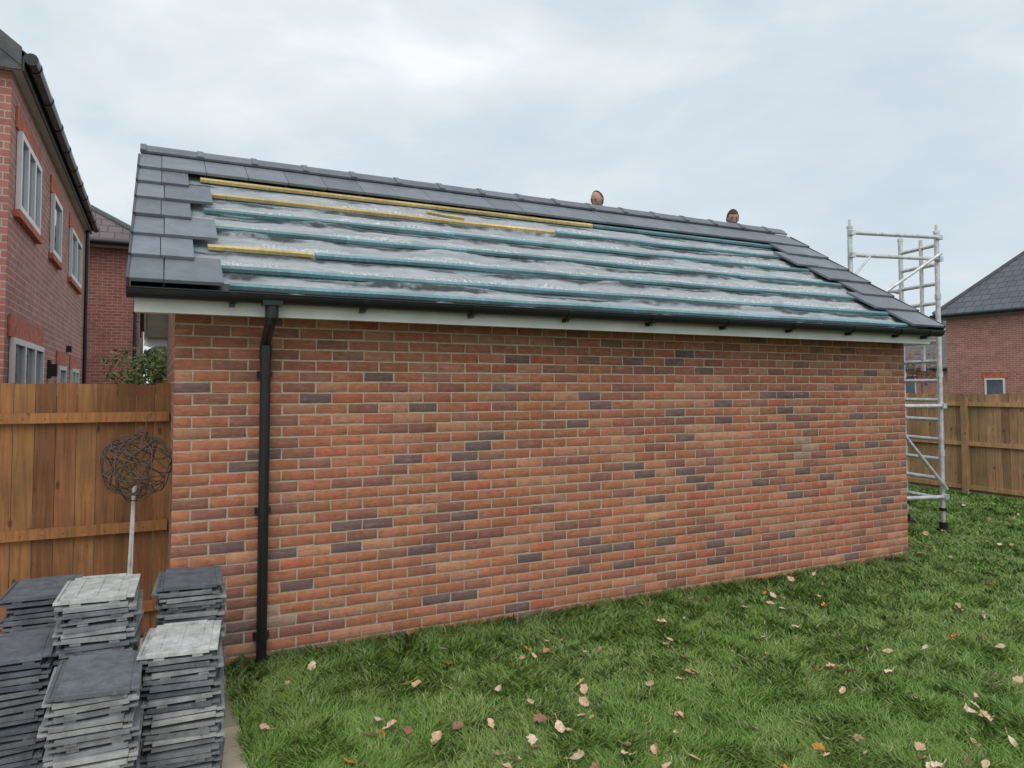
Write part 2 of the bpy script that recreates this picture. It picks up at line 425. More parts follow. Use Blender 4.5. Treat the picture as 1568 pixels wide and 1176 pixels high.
# ============================================================ ROOFERS (kneeling on the rear slope)
M_skin=simple('skin',(.50,.27,.20),.5,0,.12,20,.1)
M_hair=simple('brown_hair',(.055,.033,.022),.7,0,.4,60,.6)
M_jack=simple('work_jacket',(.03,.035,.05),.85,0,.3,12,.3)
M_trou=simple('work_trousers',(.05,.05,.05),.85,0,.3,12,.3)
M_boot=simple('boot_leather',(.05,.03,.02),.6,0,.3,20,.2)
M_lips=simple('lips',(.38,.14,.12),.5,0,.1,20,0)
def skinobj(name,pts,edges,mats_,parent,sub=2):
    me=bpy.data.meshes.new(name); me.from_pydata([p[:3] for p in pts],edges,[]); me.materials.append(mats_)
    ob=bpy.data.objects.new(name,me); COL.objects.link(ob)
    sk=ob.modifiers.new('skin','SKIN'); sk.use_smooth_shade=True
    lay=me.skin_vertices[0]
    for i,p in enumerate(pts):
        r=p[3]; lay.data[i].radius=(r,r) if not isinstance(r,tuple) else r; lay.data[i].use_root=(i==0)
    sb=ob.modifiers.new('sub','SUBSURF'); sb.levels=sub; sb.render_levels=sub
    ob.parent=parent; return ob
def roofer(loc,face,htop,bald=False):
    e=empty('roofer',loc); e.rotation_euler=(0,0,face)
    hz=htop-.12
    nz_=hz-.13; ch=nz_-.16; pv=max(.18,nz_-.52)
    fx=.10 if htop>1.0 else .20
    P=[(-.05,0,pv,.14),(fx*.3,0,(pv+ch)/2,.135),(fx*.8,0,ch,.15),(fx,0,nz_-.03,.07),(fx*1.1,0,nz_+.03,.05),
       (fx*.8,.17,ch+.06,.075),(fx+.10,.24,ch-.18,.055),(fx+.32,.17,ch-.24,.042),
       (fx*.8,-.17,ch+.06,.075),(fx+.10,-.24,ch-.18,.055),(fx+.32,-.15,ch-.28,.042)]
    skinobj('jacket',P,[(0,1),(1,2),(2,3),(3,4),(2,5),(5,6),(6,7),(2,8),(8,9),(9,10)],M_jack,e)
    Lg=[(-.05,0,pv,.13),(-.03,.11,pv-.05,.10),(.10,.14,.07,.07),(-.30,.14,.06,.055),(-.03,-.11,pv-.05,.10),(.10,-.14,.07,.07),(-.30,-.14,.06,.055)]
    skinobj('trousers',Lg,[(0,1),(1,2),(2,3),(0,4),(4,5),(5,6)],M_trou,e)
    for k,sy in enumerate((.14,-.14)):
        skinobj('boot_%d'%(k+1),[(-.28,sy,.06,.05),(-.40,sy,.05,.048),(-.42,sy,-.06,.04)],[(0,1),(1,2)],M_boot,e)
    for k,(hx,hy,hzz) in enumerate(((fx+.32,.17,ch-.24),(fx+.32,-.15,ch-.28))):
        pts=[(hx,hy,hzz,.030),(hx+.05,hy,hzz-.015,(.040,.018)),(hx+.09,hy,hzz-.03,(.040,.016))]; ed=[(0,1),(1,2)]
        skinobj('hand_%d'%(k+1),pts,ed,M_skin,e)
        for q,(dy,l) in enumerate(((-.030,.062),(-.010,.075),(.010,.070),(.030,.055))):
            skinobj('finger_%d_%d'%(k+1,q+1),[(hx+.08,hy+dy,hzz-.028,.009),(hx+.09+l*.5,hy+dy,hzz-.040,.0085),(hx+.09+l*.8,hy+dy,hzz-.070,.007)],[(0,1),(1,2)],M_skin,e,1)
        sg=-1 if hy>0 else 1
        skinobj('thumb_%d'%(k+1),[(hx+.03,hy+sg*.02,hzz-.01,.011),(hx+.06,hy+sg*.05,hzz-.02,.0095),(hx+.09,hy+sg*.055,hzz-.04,.008)],[(0,1),(1,2)],M_skin,e,1)
    mb=MB(); nu,nv=28,20; vs=[];fs=[]
    def headpt(u,v,k=1.0):
        x=math.cos(u)*math.sin(v); y=math.sin(u)*math.sin(v); z=math.cos(v)
        wx,wy,wz=.098*k,.077*k,.120*k
        if z<0: wx*=1-.18*(-z); wy*=1-.30*(-z)
        X_=x*wx; Y_=y*wy; Z_=z*wz
        if x>.8 and abs(y)<.25: 
            if -.35<z<.02: X_+=.022*(1-abs(y)/.25)*(1-abs(z+.25)/.30 if abs(z+.25)<.30 else 0)
        if x>.7 and .10<abs(y)<.42 and .0<z<.18: X_-=.007
        if x>.6 and z<-.75: X_+=.008
        return (X_,Y_,Z_)
    for j in range(nv+1):
        for i in range(nu): vs.append(headpt(2*math.pi*i/nu,math.pi*j/nv))
    for j in range(nv):
        for i in range(nu): fs.append((j*nu+i,(j+1)*nu+i,(j+1)*nu+(i+1)%nu,j*nu+(i+1)%nu))
    mb.face_block(vs,fs,0)
    vs=[];fs=[];idx={}
    for j in range(nv+1):
        for i in range(nu):
            u=2*math.pi*i/nu; v=math.pi*j/nv; p=headpt(u,v,1.07+.012*math.sin(9*u+5*v)); idx[(i,j)]=len(vs); vs.append((p[0]-.002,p[1],p[2]+.003))
    for j in range(nv):
        for i in range(nu):
            u=2*math.pi*(i+.5)/nu; v=math.pi*(j+.5)/nv; fr=math.cos(u)
            lim_=1.0 if fr>.45 else (1.45 if fr>-.1 else 2.1)
            if bald and fr>.1: lim_=.0
            if v<lim_: fs.append((idx[(i,j)],idx[(i,j+1)],idx[((i+1)%nu,j+1)],idx[((i+1)%nu,j)]))
    mb.face_block(vs,fs,1)
    for sy in (1,-1):
        for q in range(6):
            t0=q/6*5.5; t1=(q+1)/6*5.5
            mb.tube((-.005+.013*math.cos(t0),sy*.079,-.005+.028*math.sin(t0)),(-.005+.013*math.cos(t1),sy*.079,-.005+.028*math.sin(t1)),.006,0,6)
        mb.tube((.080,sy*.030,.012),(.089,sy*.030,.012),.010,2,8)
        mb.tube((.088,sy*.045,.032),(.092,sy*.018,.034),.004,1,6)
    mb.tube((.086,-.022,-.065),(.086,.022,-.065),.005,3,6)
    mb.tube((-.01,0,-.07),(-.03,0,-.17),.052,0,14)
    h=mb.build('head',[M_skin,M_hair,M_glass,M_lips],smooth=True,parent=e); h.location=(fx*1.25+.01,0,hz); h.rotation_euler=(0,math.radians(22),0)
def backz(y): return RZ-(y-RY)*math.tan(TH)+.075
y_=7.85; roofer((5.22,y_,backz(y_)),math.radians(205),4.38-backz(y_),bald=True)
y_=7.55; roofer((7.10,y_,backz(y_)),math.radians(240),4.24-backz(y_))

# ============================================================ GROUND
m,nt,b=newmat('ground_earth'); v=objco(nt)
nt.links.new(ramp(nt,noise(nt,v,.6,6),[(.3,(.06,.10,.03)),(.7,(.09,.13,.05))]),b.inputs['Base Color']); b.inputs['Roughness'].default_value=1; M_ground=m
mb=MB(); mb.face_block([(-500,-500,-.012),(500,-500,-.012),(500,500,-.012),(-500,500,-.012)],[(0,1,2,3)]); mb.build('ground',[M_ground])
m,nt,b=newmat('lawn_soil'); v=objco(nt)
nt.links.new(ramp(nt,noise(nt,v,30,6,.8),[(.3,(.038,.065,.016)),(.7,(.080,.135,.030))]),b.inputs['Base Color']); b.inputs['Roughness'].default_value=1; M_lawn=m
bump(nt,b,noise(nt,v,60,5,.8),.8,.03)
mb=MB(); mb.face_block([(.44,-6,0),(12.6,-6,0),(12.6,12,0),(.44,12,0)],[(0,1,2,3)]); mb.build('lawn',[M_lawn])
M_slab=attrmat('patio_slab',.85,.2,(5,5,5),.3,((.18,.16,.12),9,.58,.5))
mb=MB(); yy=-3.0
while yy<5.95:
    xx=.44; w=.6
    while xx>-6:
        k=random.uniform(.85,1.1); ye=min(yy+.6,5.95)
        mb.box(xx-w+.004,xx-.004,yy+.004,ye-.004,-.05,.022,0,(.50*k,.43*k,.32*k)); xx-=w
    yy+=.6
mb.box(-6,.438,-3,5.95,-.05,.012,0,(.2,.18,.15))
mb.build('patio',[M_slab],bevel=.003)
m,nt,b=newmat('grass_blades'); a=N(nt,'ShaderNodeAttribute',attribute_name='Col')
nt.links.new(a.outputs['Color'],b.inputs['Base Color']); b.inputs['Roughness'].default_value=.5
M_grass=m
NB=320000
dmin,dmax=2.6,15.0
u=rng.random(NB*2); dd=dmin*(dmax/dmin)**u
kk=rng.uniform(-.80,.86,NB*2); rr=kk*dd
gx=CA*dd+SA*rr; gy=SA*dd-CA*rr
ok=(gx>.43)&(gx<12.5)&(gy>-4)&(gy<11.5)&~((gx>X0-.03)&(gx<X1+.02)&(gy>Y0-.012)&(gy<Y1))
gx,gy,dd=gx[ok][:NB],gy[ok][:NB],dd[ok][:NB]; n=len(gx)
cl=.9*vnoise(gx*1.1+40,gy*1.1+40,21)+.7*vnoise(gx*3.3+40,gy*3.3+40,22)+.6*vnoise(gx*9+40,gy*9+40,27)
patch=vnoise(gx*1.9+90,gy*1.9+90,31)+.6*vnoise(gx*5.3+90,gy*5.3+90,32)
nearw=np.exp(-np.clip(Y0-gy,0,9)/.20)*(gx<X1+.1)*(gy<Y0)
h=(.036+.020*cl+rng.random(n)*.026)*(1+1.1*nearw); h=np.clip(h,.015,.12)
w=(.0018+.0017*rng.random(n))*np.clip(dd/3.5,1,2.6)
ang=2*np.pi*(vnoise(gx*2.6+70,gy*2.6+70,23)*1.5+vnoise(gx*8+70,gy*8+70,24)*.7)+rng.normal(0,1.1,n)
lean=(.35+.8*rng.random(n))*h*1.2
lx,ly=np.cos(ang)*lean,np.sin(ang)*lean
wa=rng.random(n)*2*np.pi; wx,wy=np.cos(wa)*w,np.sin(wa)*w
V=np.zeros((n,5,3))
V[:,0]=np.stack([gx-wx,gy-wy,np.zeros(n)],-1); V[:,1]=np.stack([gx+wx,gy+wy,np.zeros(n)],-1)
V[:,2]=np.stack([gx+wx*.8+lx*.35,gy+wy*.8+ly*.35,h*.6],-1); V[:,3]=np.stack([gx-wx*.8+lx*.35,gy-wy*.8+ly*.35,h*.6],-1)
V[:,4]=np.stack([gx+lx,gy+ly,h*.92],-1)
base=np.arange(n)[:,None]*5
F=np.concatenate([base+np.array([[0,1,2]]),base+np.array([[0,2,3]]),base+np.array([[3,2,4]])])
t=np.clip(.5+cl*.5+rng.normal(0,.22,n),0,1)[:,None]
c=(1-t)*np.array([.085,.175,.022])+t*np.array([.205,.335,.060])
pt=np.clip(patch*1.2,0,.6)[:,None]; c=c*(1-pt)+np.array([.26,.36,.10])*pt
dry=(rng.random(n)<.05)[:,None]; c=np.where(dry,np.array([.42,.40,.22]),c)
c=c*(1-.55*nearw[:,None])  # shade along the wall foot put into the blade colour
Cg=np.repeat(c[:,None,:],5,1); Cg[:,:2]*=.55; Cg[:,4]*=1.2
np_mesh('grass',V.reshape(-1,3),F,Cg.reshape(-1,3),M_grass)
m,nt,b=newmat('dead_leaf'); a=N(nt,'ShaderNodeAttribute',attribute_name='Col')
c=mix(nt,1.0,a.outputs['Color'],ramp(nt,noise(nt,objco(nt),45,5,.7),[(.3,.65),(.7,1.25)]),'MULTIPLY')
nt.links.new(c,b.inputs['Base Color']); b.inputs['Roughness'].default_value=.6; M_leaf=m
mb=MB()
def leaf(x,y,size,col):
    M=Matrix.Translation((x,y,.045+random.uniform(-.01,.02)))@Matrix.Rotation(random.uniform(0,6.28),4,'Z')@Matrix.Rotation(random.gauss(0,.4),4,'X')@Matrix.Rotation(random.gauss(0,.4),4,'Y')
    cu=random.uniform(.2,1.6); nU=8; mid=[];lf=[];rt=[]
    for i in range(nU):
        t=i/(nU-1); wv=random.uniform(.32,.42)*math.sin(math.pi*min(1,t**.8))*(1 if i%2 else .75)+.01
        zc=cu*.5*(t-.5)**2*size; e=cu*wv*.7*size
        mid.append((t*size-size/2,0,zc)); lf.append((t*size-size/2-.05*size,wv*size,zc+e)); rt.append((t*size-size/2-.05*size,-wv*size*random.uniform(.7,1.1),zc+e*random.uniform(.1,1.2)))
    vs=[tuple(M@Vector(p)) for p in mid+lf+rt]; fs=[]
    for i in range(nU-1): fs+= [(i,i+1,nU+i+1,nU+i),(i+1,i,2*nU+i,2*nU+i+1)]
    mb.face_block(vs,fs,0,col)
    st=M@Vector((size*.5,0,cu*.12*size)); mb.tube(st,M@Vector((size*.85,.05*size,.02)),.0015,0,4,col)
LC=[(.70,.49,.31),(.62,.42,.27),(.76,.58,.42),(.68,.28,.06),(.48,.24,.12),(.32,.16,.09),(.70,.52,.22)]
cnt=0
while cnt<190:
    d_=3.3*(12/3.3)**random.random(); k=random.uniform(-.38,.78); r_=k*d_
    x,y=cw(r_,d_)
    if x<.5 or x>12.3: continue
    if (X0-.1<x<X1+.1) and y>Y0-.05: continue
    if random.random()> (.35+.65*(k>.0)): continue
    leaf(x,y,random.uniform(.045,.085),random.choices(LC,[5,4,4,2,2,1,1])[0]); cnt+=1
for (r_,d_,ci) in [(-.63,4.42,6),(-.58,4.42,0),(-.68,3.81,3),(-.64,3.84,0),(-.73,3.76,0),(.41,4.42,6),(1.53,3.65,3),(.16,3.91,5),(.25,3.86,2),(.38,3.43,5),(1.13,5.53,0),(2.57,5.95,4),(2.5,4.02,2),(2.56,3.98,0),(-.78,3.5,3),(-.39,3.76,0)]:
    x,y=cw(r_,d_); leaf(x,y,.085,LC[ci])
mb.build('fallen_leaves',[M_leaf],smooth=False)

# ============================================================ FENCES
def fence(name,p0,p1,h,rails,side,col,postevery=1.83,gap=.004,bw=.125,capped=False):
    p0=Vector((*p0,0));p1=Vector((*p1,0)); L=(p1-p0).length; dx=(p1-p0).normalized(); nrm=Vector((-dx.y,dx.x,0))*side
    M=Matrix(((dx.x,nrm.x,0,p0.x),(dx.y,nrm.y,0,p0.y),(0,0,1,0),(0,0,0,1)))
    mb=MB(); x=0
    while x<L:
        k=random.uniform(.70,1.2); c=(col[0]*k,col[1]*k*random.uniform(.92,1.06),col[2]*k)
        t=random.uniform(0,.006)
        mb.box(x+gap/2,x+bw-gap/2,-.010-t,.008-t,.03,h+random.uniform(-.010,.010),0,c,M); x+=bw
    for z in rails:
        xx=0
        while xx<L:
            k=random.uniform(.9,1.3)
            mb.box(xx+.002,min(xx+postevery*2,L)-.002,.010,.050,z-.04,z+.03,0,(col[0]*k*1.15,col[1]*k*1.12,col[2]*k),M); xx+=postevery*2
    xx=postevery*.35
    while xx<L and capped:
        k=random.uniform(.8,1.0); mb.box(xx-.045,xx+.045,.011,.096,0,h-.05,0,(col[0]*k,col[1]*k,col[2]*k),M)
        xx+=postevery
    return mb.build(name,[M_wood],bevel=0)
WC=(.28,.130,.050)
fence('wooden_fence',(-6.0,5.98),(X0-.01,5.98),1.865,[1.63,.83,.25],-1,WC)
fence('wooden_fence',(12.62,12.0),(12.62,-6),1.72,[1.55,.87,.12],-1,(.43,.26,.135),capped=True)
fence('wooden_fence',(12.6,12.05),(-6,12.05),1.72,[1.55,.87,.12],-1,(.43,.26,.135))
mb=MB()
for i in range(48):
    for z in (1.62,.82):
        x=-6+.0625+i*.125
        mb.tube((x,5.925,z),(x,5.932,z),.004,0,6)
o=mb.build('fence_nails',[M_leadgrey]); o.parent=bpy.data.objects['wooden_fence']

# ============================================================ HOUSES
M_h1x=brickmat('house_brick_x','x',(.46,.19,.15),(.37,.145,.12),(.50,.41,.36))
M_h1y=brickmat('house_brick_y','y',(.49,.205,.165),(.39,.16,.13),(.52,.44,.39))
M_h2x=brickmat('house2_brick_x','x',(.32,.11,.085),(.23,.08,.065),(.36,.29,.26))
M_h2y=brickmat('house2_brick_y','y',(.32,.11,.085),(.23,.08,.065),(.36,.29,.26))
M_soldier=simple('red_soldier_bricks',(.50,.15,.09),.9,0,.3,12,.3)
def rooftilemat(name,axis,c):
    m,nt,b=newmat(name); t=N(nt,'ShaderNodeTexCoord'); s=N(nt,'ShaderNodeSeparateXYZ'); nt.links.new(t.outputs['Object'],s.inputs[0])
    cb=N(nt,'ShaderNodeCombineXYZ'); nt.links.new(s.outputs[axis],cb.inputs[0]); nt.links.new(s.outputs[2],cb.inputs[1])
    br=N(nt,'ShaderNodeTexBrick'); nt.links.new(cb.outputs[0],br.inputs['Vector']); br.inputs['Scale'].default_value=1
    br.inputs['Brick Width'].default_value=.33; br.inputs['Row Height'].default_value=.22; br.inputs['Mortar Size'].default_value=.012
    br.inputs['Color1'].default_value=(*c,1); br.inputs['Color2'].default_value=(*[u*.8 for u in c],1); br.inputs['Mortar'].default_value=(*[u*.35 for u in c],1)
    nt.links.new(br.outputs['Color'],b.inputs['Base Color']); b.inputs['Roughness'].default_value=.6
    bump(nt,b,math_(nt,'SUBTRACT',1,br.outputs['Fac']),.6,.02); return m
M_rx=rooftilemat('house_roof_x',0,(.13,.148,.172)); M_ry=rooftilemat('house_roof_y',1,(.13,.148,.172))
M_rbx=rooftilemat('house_roof_brown_x',0,(.17,.13,.13)); M_rby=rooftilemat('house_roof_brown_y',1,(.17,.13,.13))
M_tile2=simple('ridge_tile_grey',(.08,.085,.09),.7,0,.3,6,.1)
M_white2=simple('soffit_white',(.62,.63,.64),.6,0,.1,4,0)
def house(name,x0,x1,y0,y1,he,pitch,mx,my,rx,ry,hip=True,ov=.3,ridge='y'):
    e=empty(name,((x0+x1)/2,(y0+y1)/2,0)); P=Matrix.Translation(-Vector(e.location))
    def ap(o): o.parent=e; o.matrix_parent_inverse=P; return o
    w=MB()
    w.face_block([(x0,y0,0),(x1,y0,0),(x1,y0,he),(x0,y0,he)],[(0,1,2,3)],0)
    w.face_block([(x1,y1,0),(x0,y1,0),(x0,y1,he),(x1,y1,he)],[(0,1,2,3)],0)
    w.face_block([(x0,y1,0),(x0,y0,0),(x0,y0,he),(x0,y1,he)],[(0,1,2,3)],1)
    w.face_block([(x1,y0,0),(x1,y1,0),(x1,y1,he),(x1,y0,he)],[(0,1,2,3)],1)
    r=MB(); a0,a1,b0,b1=x0-ov,x1+ov,y0-ov,y1+ov; tp=math.tan(math.radians(pitch)); z=he+.08
    if ridge=='y':
        hw=(a1-a0)/2; rz=z+hw*tp; i0=min(hw,(b1-b0)/2) if hip else 0
        R0=((a0+a1)/2,b0+i0,rz);R1=((a0+a1)/2,b1-i0,rz)
        r.face_block([(a0,b1,z),(a0,b0,z),R0,R1],[(0,1,2,3)],1); r.face_block([(a1,b0,z),(a1,b1,z),R1,R0],[(0,1,2,3)],1)
        if hip:
            r.face_block([(a0,b0,z),(a1,b0,z),R0],[(0,1,2)],0); r.face_block([(a1,b1,z),(a0,b1,z),R1],[(0,1,2)],0)
        else:
            for yy,fl in ((y0,0),(y1,1)): w.face_block([(x0,yy,he),(x1,yy,he),((x0+x1)/2,yy,he+(x1-x0)/2*tp)],[(0,1,2)],0)
    else:
        hw=(b1-b0)/2; rz=z+hw*tp; i0=min(hw,(a1-a0)/2) if hip else 0
        R0=(a0+i0,(b0+b1)/2,rz);R1=(a1-i0,(b0+b1)/2,rz)
        r.face_block([(a0,b0,z),(a1,b0,z),R1,R0],[(0,1,2,3)],0); r.face_block([(a1,b1,z),(a0,b1,z),R0,R1],[(0,1,2,3)],0)
        if hip:
            r.face_block([(a0,b1,z),(a0,b0,z),R0],[(0,1,2)],1); r.face_block([(a1,b0,z),(a1,b1,z),R1],[(0,1,2)],1)
    ap(w.build('walls',[mx,my]))
    ro=ap(r.build('roof',[rx,ry])); sm=ro.modifiers.new('s','SOLIDIFY'); sm.thickness=.06; sm.offset=1
    t=MB()
    t.tube(R0,R1,.11,0,8)
    if hip:
        if ridge=='y':
            for A,B in (((a0,b0,z),R0),((a1,b0,z),R0),((a0,b1,z),R1),((a1,b1,z),R1)): t.tube((A[0],A[1],A[2]+.06),B,.10,0,8)
        else:
            for A,B in (((a0,b0,z),R0),((a0,b1,z),R0),((a1,b0,z),R1),((a1,b1,z),R1)): t.tube((A[0],A[1],A[2]+.06),B,.10,0,8)
    ap(t.build('ridge_tiles',[M_tile2]))
    g=MB()
    g.box(a0,a1,b0,b1,he-.03,he-.002,1)
    for (u0,u1,v0,v1) in ((a0,a1,b0-.02,b0),(a0,a1,b1,b1+.02),(a0-.02,a0,b0,b1),(a1,a1+.02,b0,b1)):
        g.box(u0,u1,v0,v1,he-.05,he+.13,0)
    for A,B in (((a0-.08,b0-.04),(a0-.08,b1+.04)),((a1+.08,b0-.04),(a1+.08,b1+.04))):
        g.tube((*A,he+.06),(*B,he+.06),.06,2,12)
        n_=int((B[1]-A[1])/.9)
        for i in range(n_+1):
            yy=A[1]+.2+i*.9
            g.tube((A[0],yy,he+.06),(A[0],yy+.05,he+.06),.068,2,12)
    for A,B in (((a0-.06,b0-.08),(a1+.06,b0-.08)),((a0-.06,b1+.08),(a1+.06,b1+.08))):
        if hip: g.tube((*A,he+.06),(*B,he+.06),.06,2,12)
    ap(g.build('eaves_and_gutters',[M_leadgrey,M_white2,M_black]))
    return e,ap
def window_x(ap,name,xw,y0,y1,z0,z1,panes=2,sgn=1,door=False):
    w=MB(); o=lambda a,b:(min(xw+sgn*a,xw+sgn*b),max(xw+sgn*a,xw+sgn*b))
    fx=o(.005,.05); t=.06
    w.box(*fx,y0,y1,z0,z0+t,0); w.box(*fx,y0,y1,z1-t,z1,0)
    w.box(*fx,y0,y0+t,z0+t,z1-t,0); w.box(*fx,y1-t,y1,z0+t,z1-t,0)
    for i in range(1,panes):
        yc=y0+(y1-y0)*i/panes; w.box(*fx,yc-.045,yc+.045,z0+t,z1-t,0)
    if door: w.box(*o(.006,.04),y0+t,y1-t,z0+t,z0+t+.12,0)
    w.box(*o(.003,.015),y0+t*.5,y1-t*.5,z0+t*.5,z1-t*.5,1)
    w.box(*o(.002,.02),y0-.1,y1+.1,z1+.005,z1+.22,2)
    if not door: w.box(*o(.002,.06),y0-.08,y1+.08,z0-.085,z0-.01,2)
    return ap(w.build(name,[M_white,M_glass,M_soldier]))
XW=-1.30
e1,ap1=house('brick_house',-9.6,XW,8.26,16.35,4.93,38,M_h1x,M_h1y,M_rx,M_ry,hip=False,ov=.09,ridge='y')
window_x(ap1,'window_1',XW,8.60,10.0,3.62,4.42,3); window_x(ap1,'window_2',XW,11.2,12.1,3.62,4.42,1); window_x(ap1,'window_3',XW,13.5,15.2,3.62,4.42,2)
window_x(ap1,'patio_doors',XW,8.50,10.6,.15,2.33,3,door=True)
window_x(ap1,'window_4',XW,12.3,13.2,1.1,2.15,1); window_x(ap1,'window_5',XW,14.1,15.2,1.1,2.15,2)
w=MB(); w.box(XW+.001,XW+.04,11.3,11.42,1.95,2.2,0); w.box(XW+.04,XW+.11,11.31,11.41,1.98,2.15,0); w.box(XW+.001,XW+.07,13.5,13.65,2.4,2.5,0)
w.tube((XW+.05,16.2,4.9),(XW+.05,16.2,0),.035,0)
ap1(w.build('wall_lamp_and_pipe',[M_black]))
w=MB(); tp=math.tan(math.radians(38)); xm=(XW-9.6)/2
yy=8.16
a=[(XW+.09,yy,4.92),(xm,yy,4.92+(XW+.09-xm)*tp),(xm,yy,5.10+(XW+.09-xm)*tp),(XW+.09,yy,5.10)]
bb=[(p[0],p[1]-.02,p[2]) for p in a]; w.hexa([a[0],a[1],bb[1],bb[0],a[3],a[2],bb[2],bb[3]],0)
ap1(w.build('bargeboard',[M_leadgrey]))
e2,ap2=house('brick_house',-9.5,-.40,20.5,27.0,5.35,35,M_h2x,M_h2y,M_rbx,M_rby,hip=True,ov=.3,ridge='x')
w=MB(); w.tube((-.5,20.44,5.3),(-.5,20.44,0),.04,0); ap2(w.build('downpipe',[M_black]))
e3,ap3=house('brick_house',27.4,38,4.0,17.4,4.50,46,M_h2x,M_h1y,M_rx,M_ry,hip=True,ov=.3,ridge='y')
window_x(ap3,'window_1',27.4,15.3,16.0,.9,2.15,1,sgn=-1); window_x(ap3,'window_2',27.4,8,10,.9,2.15,2,sgn=-1)
e4,ap4=house('brick_house',44,54,27,36,2.9,35,M_h2x,M_h1y,M_rbx,M_rby,hip=True,ov=.3,ridge='y')
window_x(ap4,'window_1',44,30,31.5,1.2,2.6,2,sgn=-1)
e5,ap5=house('brick_outbuilding',-.1,3.0,22.5,26,2.6,30,M_h1x,M_h1y,M_rx,M_ry,hip=True,ov=.15,ridge='x')

m,nt,b=newmat('foliage'); a=N(nt,'ShaderNodeAttribute',attribute_name='Col'); nt.links.new(a.outputs['Color'],b.inputs['Base Color']); b.inputs['Roughness'].default_value=.6; M_fol=m
def foliage(name,clumps,n,size,cols):
    e=MB(); 
    for (cx,cy,cz,r) in clumps:
        for _ in range(n):
            v=Vector([random.gauss(0,1) for _ in range(3)]).normalized()*r*random.random()**.4
            p=Vector((cx,cy,cz))+v; a_=Vector([random.gauss(0,1) for _ in range(3)]).normalized(); b_=a_.orthogonal().normalized()
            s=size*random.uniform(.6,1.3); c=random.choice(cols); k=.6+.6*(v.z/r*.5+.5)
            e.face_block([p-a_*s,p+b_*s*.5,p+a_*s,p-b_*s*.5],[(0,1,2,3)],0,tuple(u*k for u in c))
        e.tube((cx,cy,0),(cx,cy,cz),.03*max(1,r),1,6,(.1,.06,.04),r1=.01)
    return e.build(name,[M_fol,M_wood])
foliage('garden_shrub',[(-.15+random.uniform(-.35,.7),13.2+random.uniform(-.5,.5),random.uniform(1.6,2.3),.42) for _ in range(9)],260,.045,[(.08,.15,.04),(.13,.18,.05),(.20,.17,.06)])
foliage('red_leaf_shrub',[(24+random.uniform(-1,1.4),17.8+random.uniform(-.8,.8),random.uniform(1.3,2.6),.7) for _ in range(7)],260,.08,[(.20,.05,.04),(.16,.07,.04),(.08,.11,.04)])
foliage('distant_trees',[(60+random.uniform(-6,6),20+i*2.2,random.uniform(1.5,3.2),1.7) for i in range(24)],160,.25,[(.05,.08,.03),(.08,.10,.04),(.10,.07,.04)])

# ============================================================ SCAFFOLD TOWER
sc=MB(); A=Vector((8.99,5.81,0));s_=Vector((.14,.6,0));C_=Vector((7.74,6.11,0));B=A+s_;D=C_+s_
def up(p,z): return (p.x,p.y,z)
R=.030
tops={'A':(A,3.84),'B':(B,3.86),'C':(C_,3.84),'D':(D,3.25)}
for k,(p,zt) in tops.items():
    sc.tube(up(p,.16),up(p,zt),R,0,12)
    sc.tube(up(p,zt),up(p,zt+.09),.016,0,8); sc.tube(up(p,zt-.02),up(p,zt+.01),.038,0,10)
    sc.tube(up(p,.03),up(p,.30),.019,0,10)
    sc.tube(up(p,.27),up(p,.31),.045,1,12)
    sc.box(p.x-.075,p.x+.075,p.y-.06,p.y+.06,.0,.05,1); sc.tube(up(p,.05),up(p,.13),.05,1,12)
    for z in (2.0,1.0,3.0): sc.tube(up(p,z-.035),up(p,z+.035),.038,0,12)
z=.42
while z<3.8:
    sc.tube(up(A,z),up(B,z),.025,0,8)
    if z<3.2: sc.tube(up(C_,z),up(D,z),.025,0,8)
    z+=.25
mid=A+s_*.42
sc.tube(up(mid,2.05),up(mid,3.78),.025,0,10)
for P,Q in ((A,C_),(B,D)):
    for z in ([3.76,3.48,2.6,1.6,.45] if P is A else [3.15,2.90,2.6,1.35,.45]):
        off=s_.normalized()*(-.04 if P is A else .04)
        sc.tube(up(P+off,z),up(Q+off,z),.025,0,10)
        for e_ in (P,Q): sc.box(e_.x+off.x-.035,e_.x+off.x+.035,e_.y+off.y-.03,e_.y+off.y+.03,z-.03,z+.03,0)
off=s_.normalized()*-.07
sc.tube(up(A+off,3.55),up(C_+off,2.75),.021,0,10); sc.tube(up(A+off,.55),up(C_+off,2.0),.021,0,10)
sc.tube(up(A-off+s_,2.45),up(C_-off+s_,.9),.021,0,10)
sc.tube(up(C_+off,3.22),up(C_+off+(A-C_)*.18,3.46),.014,0,8)
def lerp(a,b,t): return a+(b-a)*t
q=[lerp(lerp(A,C_,.06),lerp(B,D,.06),t) for t in (.1,.9)]+[lerp(lerp(A,C_,.94),lerp(B,D,.94),t) for t in (.9,.1)]
sc.hexa([up(p,2.60) for p in q]+[up(p,2.64) for p in q],2,(.30,.2,.12))
sc.build('scaffold_tower',[M_alu,M_black,M_wood])

